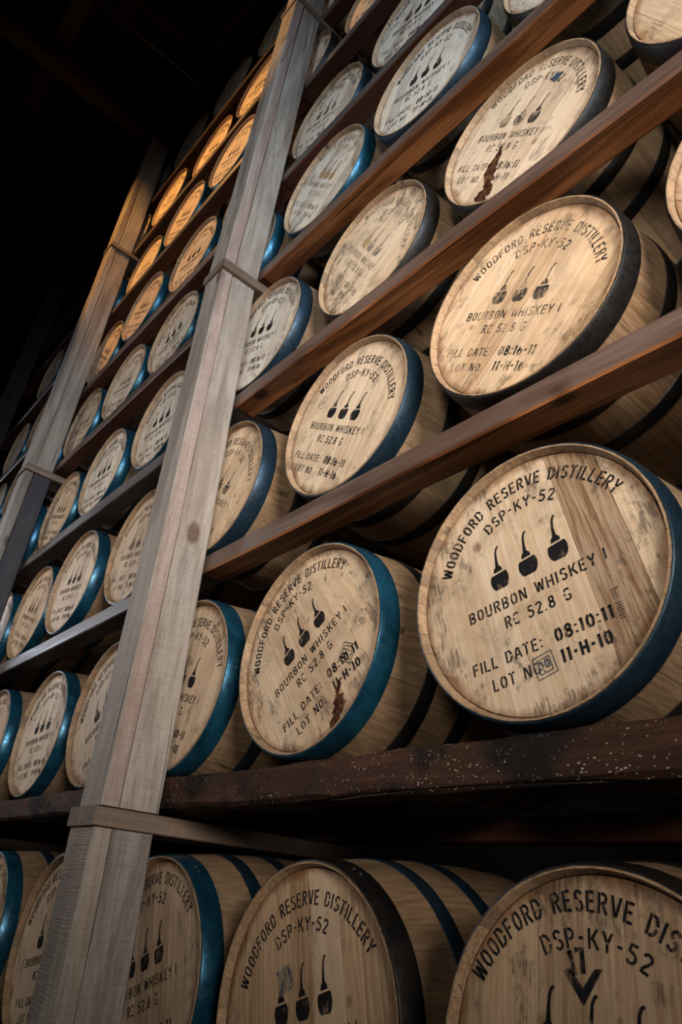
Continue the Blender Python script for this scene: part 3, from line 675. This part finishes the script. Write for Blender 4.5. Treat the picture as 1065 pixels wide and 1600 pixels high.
RT = .2835
def rail(r, x0, x1, mat, label, h=.068, back=False, amp=0.0, wob=.0012, d=.090, z=None):
    zt = Z[r]-RT-(.005 if back else 0) if z is None else z
    y0 = -.014 if not back else .80
    me = beam_mesh((0, 0, -h), (x1-x0, d, 0), int((x1-x0)*(22 if amp else 8)), mat, wob, amp, .005 if not amp else .010, seed=r*3.3+x0)
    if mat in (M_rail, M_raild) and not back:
        me.materials.append(M_railf if r < 5 else M_railg)  # front faces painted greyer for the cool light they catch
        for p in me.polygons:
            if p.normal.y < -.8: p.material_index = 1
    o = obj('barrel_rail', me); o.location = (x0, y0, zt); tag(o, label, 'rail', 'back rails' if back else 'front rails'); return o
nm_r = ['', 'blackened flecked', 'lowest brown', 'second brown', 'third brown', 'fourth dark red', 'fifth dark red', 'sixth dark red', 'seventh']
for r in range(0, 9):
    m = [M_railo, M_railo, M_rail, M_rail, M_rail, M_raild, M_raild, M_raild, M_raild][r]
    lab = ('%s rail right of the near post' % nm_r[r]) if r else 'lowest rail right of the near post, under the bottom row, below the frame'
    if r == 1: lab = 'blackened old rail right of the near post, covered with pale flecks'
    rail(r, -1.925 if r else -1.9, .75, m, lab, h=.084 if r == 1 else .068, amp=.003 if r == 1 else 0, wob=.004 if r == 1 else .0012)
    ml = [M_railo, M_railo, M_railg, M_railg, M_raild, M_raild, M_raild, M_raild, M_raild][r]
    lab = '%s rail between the two posts, %s row up' % (['black', 'dark rough', 'grey', 'grey', 'dark brown', 'dark brown', 'dark brown', 'dark brown', 'dark brown'][r], ORD[r])
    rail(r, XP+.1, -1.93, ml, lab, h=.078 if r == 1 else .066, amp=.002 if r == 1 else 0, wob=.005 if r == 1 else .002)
    if r > 1: rail(r, -7.0, XP+.096, M_raild, 'dark rail past the far post, %s row up' % ORD[r])
    rail(r, -7.0 if r > 1 else -4.5, .75, M_raild, 'dark rear rail carrying the back of the barrels, %s row up' % ORD[r], back=True)

# ------------------------------------------------------------------ building shell
def shell(name, p0, p1, mat, kind='structure'):
    me = beam_mesh(p0, p1, 4, mat, 0, 0, .002); o = obj(name, me); o['kind'] = kind; return o
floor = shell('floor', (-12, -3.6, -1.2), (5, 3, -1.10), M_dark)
def boards_on(parent, nm, n, fn, mat):
    for k in range(n):
        me = fn(k); o = obj(nm, me, parent)
_m = beam_mesh((0, -.115, 0), (17, .115, .025), 3, M_dark, .001, 0, .003)
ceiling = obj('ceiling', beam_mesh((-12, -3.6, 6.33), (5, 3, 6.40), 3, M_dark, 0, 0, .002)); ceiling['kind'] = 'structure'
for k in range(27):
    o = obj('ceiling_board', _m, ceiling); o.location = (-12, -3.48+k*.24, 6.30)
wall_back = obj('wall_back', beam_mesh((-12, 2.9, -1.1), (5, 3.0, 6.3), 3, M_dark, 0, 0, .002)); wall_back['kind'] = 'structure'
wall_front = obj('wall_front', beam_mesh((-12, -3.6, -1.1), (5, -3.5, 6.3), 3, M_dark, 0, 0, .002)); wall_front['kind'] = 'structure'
_w = beam_mesh((0, 0, -.12), (17, .02, .12), 3, M_dark, .001, 0, .003)
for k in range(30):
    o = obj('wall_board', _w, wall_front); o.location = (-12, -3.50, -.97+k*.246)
# tie beams across the aisle, plate over the posts, roof joists
def timber_thing(name, p0, p1, label, cat, mat=M_dark):
    L_ = [p1[i]-p0[i] for i in range(3)]
    o = obj(name, beam_mesh((0, 0, 0), L_, 12, mat, .004, 0, .006, seed=p0[0])); o.location = p0; tag(o, label, cat); return o
M_darky = timber('dark_tie_wood', (0.03, 0.014, 0.008), (0.045, 0.022, 0.012), (0.01, 0.005, 0.003), 'X', 0.7, 0.6, 0.3, bump=0.4)
def cross_timber(name, x, z, y0, y1, w, h, label, cat):
    o = obj(name, beam_mesh((0, 0, 0), (y1-y0, w, h), 12, M_darky, .004, 0, .006, seed=x)); o.location = (x+w, y0, z); o.rotation_euler = (0, 0, PI/2); tag(o, label, cat); return o
for x, wd in ((-1.975, 'near'), (XP, 'far'), (-6.9, 'third')):
    cross_timber('tie_beam', x, 5.56, -3.5, 2.8, .14, .17, 'dark tie beam crossing the aisle from the head of the %s post' % wd, 'beam')
timber_thing('wall_plate', (-9, -.20, 5.735), (1, -.05, 5.88), 'dark plate running along the heads of the posts', 'beam', M_darky)
timber_thing('purlin', (-9, -1.25, 5.88), (1, -1.10, 6.03), 'dark purlin running along the roof over the aisle', 'beam', M_darky)
for k in range(10):
    cross_timber('roof_joist', -8.2+k*.9, 6.08, -3.45, 2.8, .07, .2, 'dark roof joist above the aisle, %s from the far end' % ['first', 'second', 'third', 'fourth', 'fifth', 'sixth', 'seventh', 'eighth', 'ninth', 'tenth'][k], 'joist')
# wires with small clips
Mw = hoop_mat('steel_wire', (0.10, 0.10, 0.11), (0.2, 0.2, 0.22), 0.8, 0.4)
def wire(x, z, label, yc):
    e = bpy.data.objects.new('wire', None); COL.objects.link(e); e.location = (x, -3.4, z); tag(e, label, 'wire')
    V, F = [], []; n = 24
    for i in range(n+1):
        f = i/n; y = 3.3*f; s = -.05*4*f*(1-f)
        for k in range(6): V.append((.0045*math.cos(k*PI/3), y, s+.0045*math.sin(k*PI/3)))
    for i in range(n):
        for k in range(6): F.append((i*6+k, i*6+(k+1) % 6, (i+1)*6+(k+1) % 6, (i+1)*6+k))
    obj('cable', mesh('cable', V, F, (Mw,), smooth=True), e)
    bm = bmesh.new(); bmesh.ops.create_uvsphere(bm, u_segments=10, v_segments=8, radius=.014)
    o = obj('clip', bm_mesh('clip', bm, (Mw,), True), e); f = (yc+3.4)/3.3; o.location = (0, yc+3.4, -.05*4*f*(1-f))
wire(-3.55, 5.50, 'thin wire crossing the dark upper left above the aisle, with a small bright clip', -.62)
wire(-6.3, 5.42, 'thin wire in the dark at the left edge, beyond the tie beam', -.9)
# pendant lamp above the frame that lights the upper barrels
pl = bpy.data.objects.new('pendant_lamp', None); COL.objects.link(pl); pl.location = (-3.6, -2.0, 5.145); tag(pl, 'shaded pendant lamp hanging over the aisle above the frame', 'lamp')
V, F = [], []; n = 24; prf = [(.03, .16), (.05, .13), (.06, .10), (.17, .03), (.20, .005), (.196, .005), (.166, .028), (.055, .095), (.03, .12)]
for i in range(n):
    for r_, z_ in prf: V.append((r_*math.cos(2*PI*i/n), r_*math.sin(2*PI*i/n), z_))
for i in range(n):
    for k in range(len(prf)-1): F.append((i*len(prf)+k, ((i+1) % n)*len(prf)+k, ((i+1) % n)*len(prf)+k+1, i*len(prf)+k+1))
obj('lamp_shade', mesh('lamp_shade', V, F, (M_hoop['black'],), smooth=True), pl)
bm = bmesh.new(); bmesh.ops.create_cone(bm, cap_ends=True, segments=10, radius1=.004, radius2=.004, depth=1.0); obj('cord', bm_mesh('cord', bm, (M_hoop['black'],)), pl).location = (0, 0, .64)
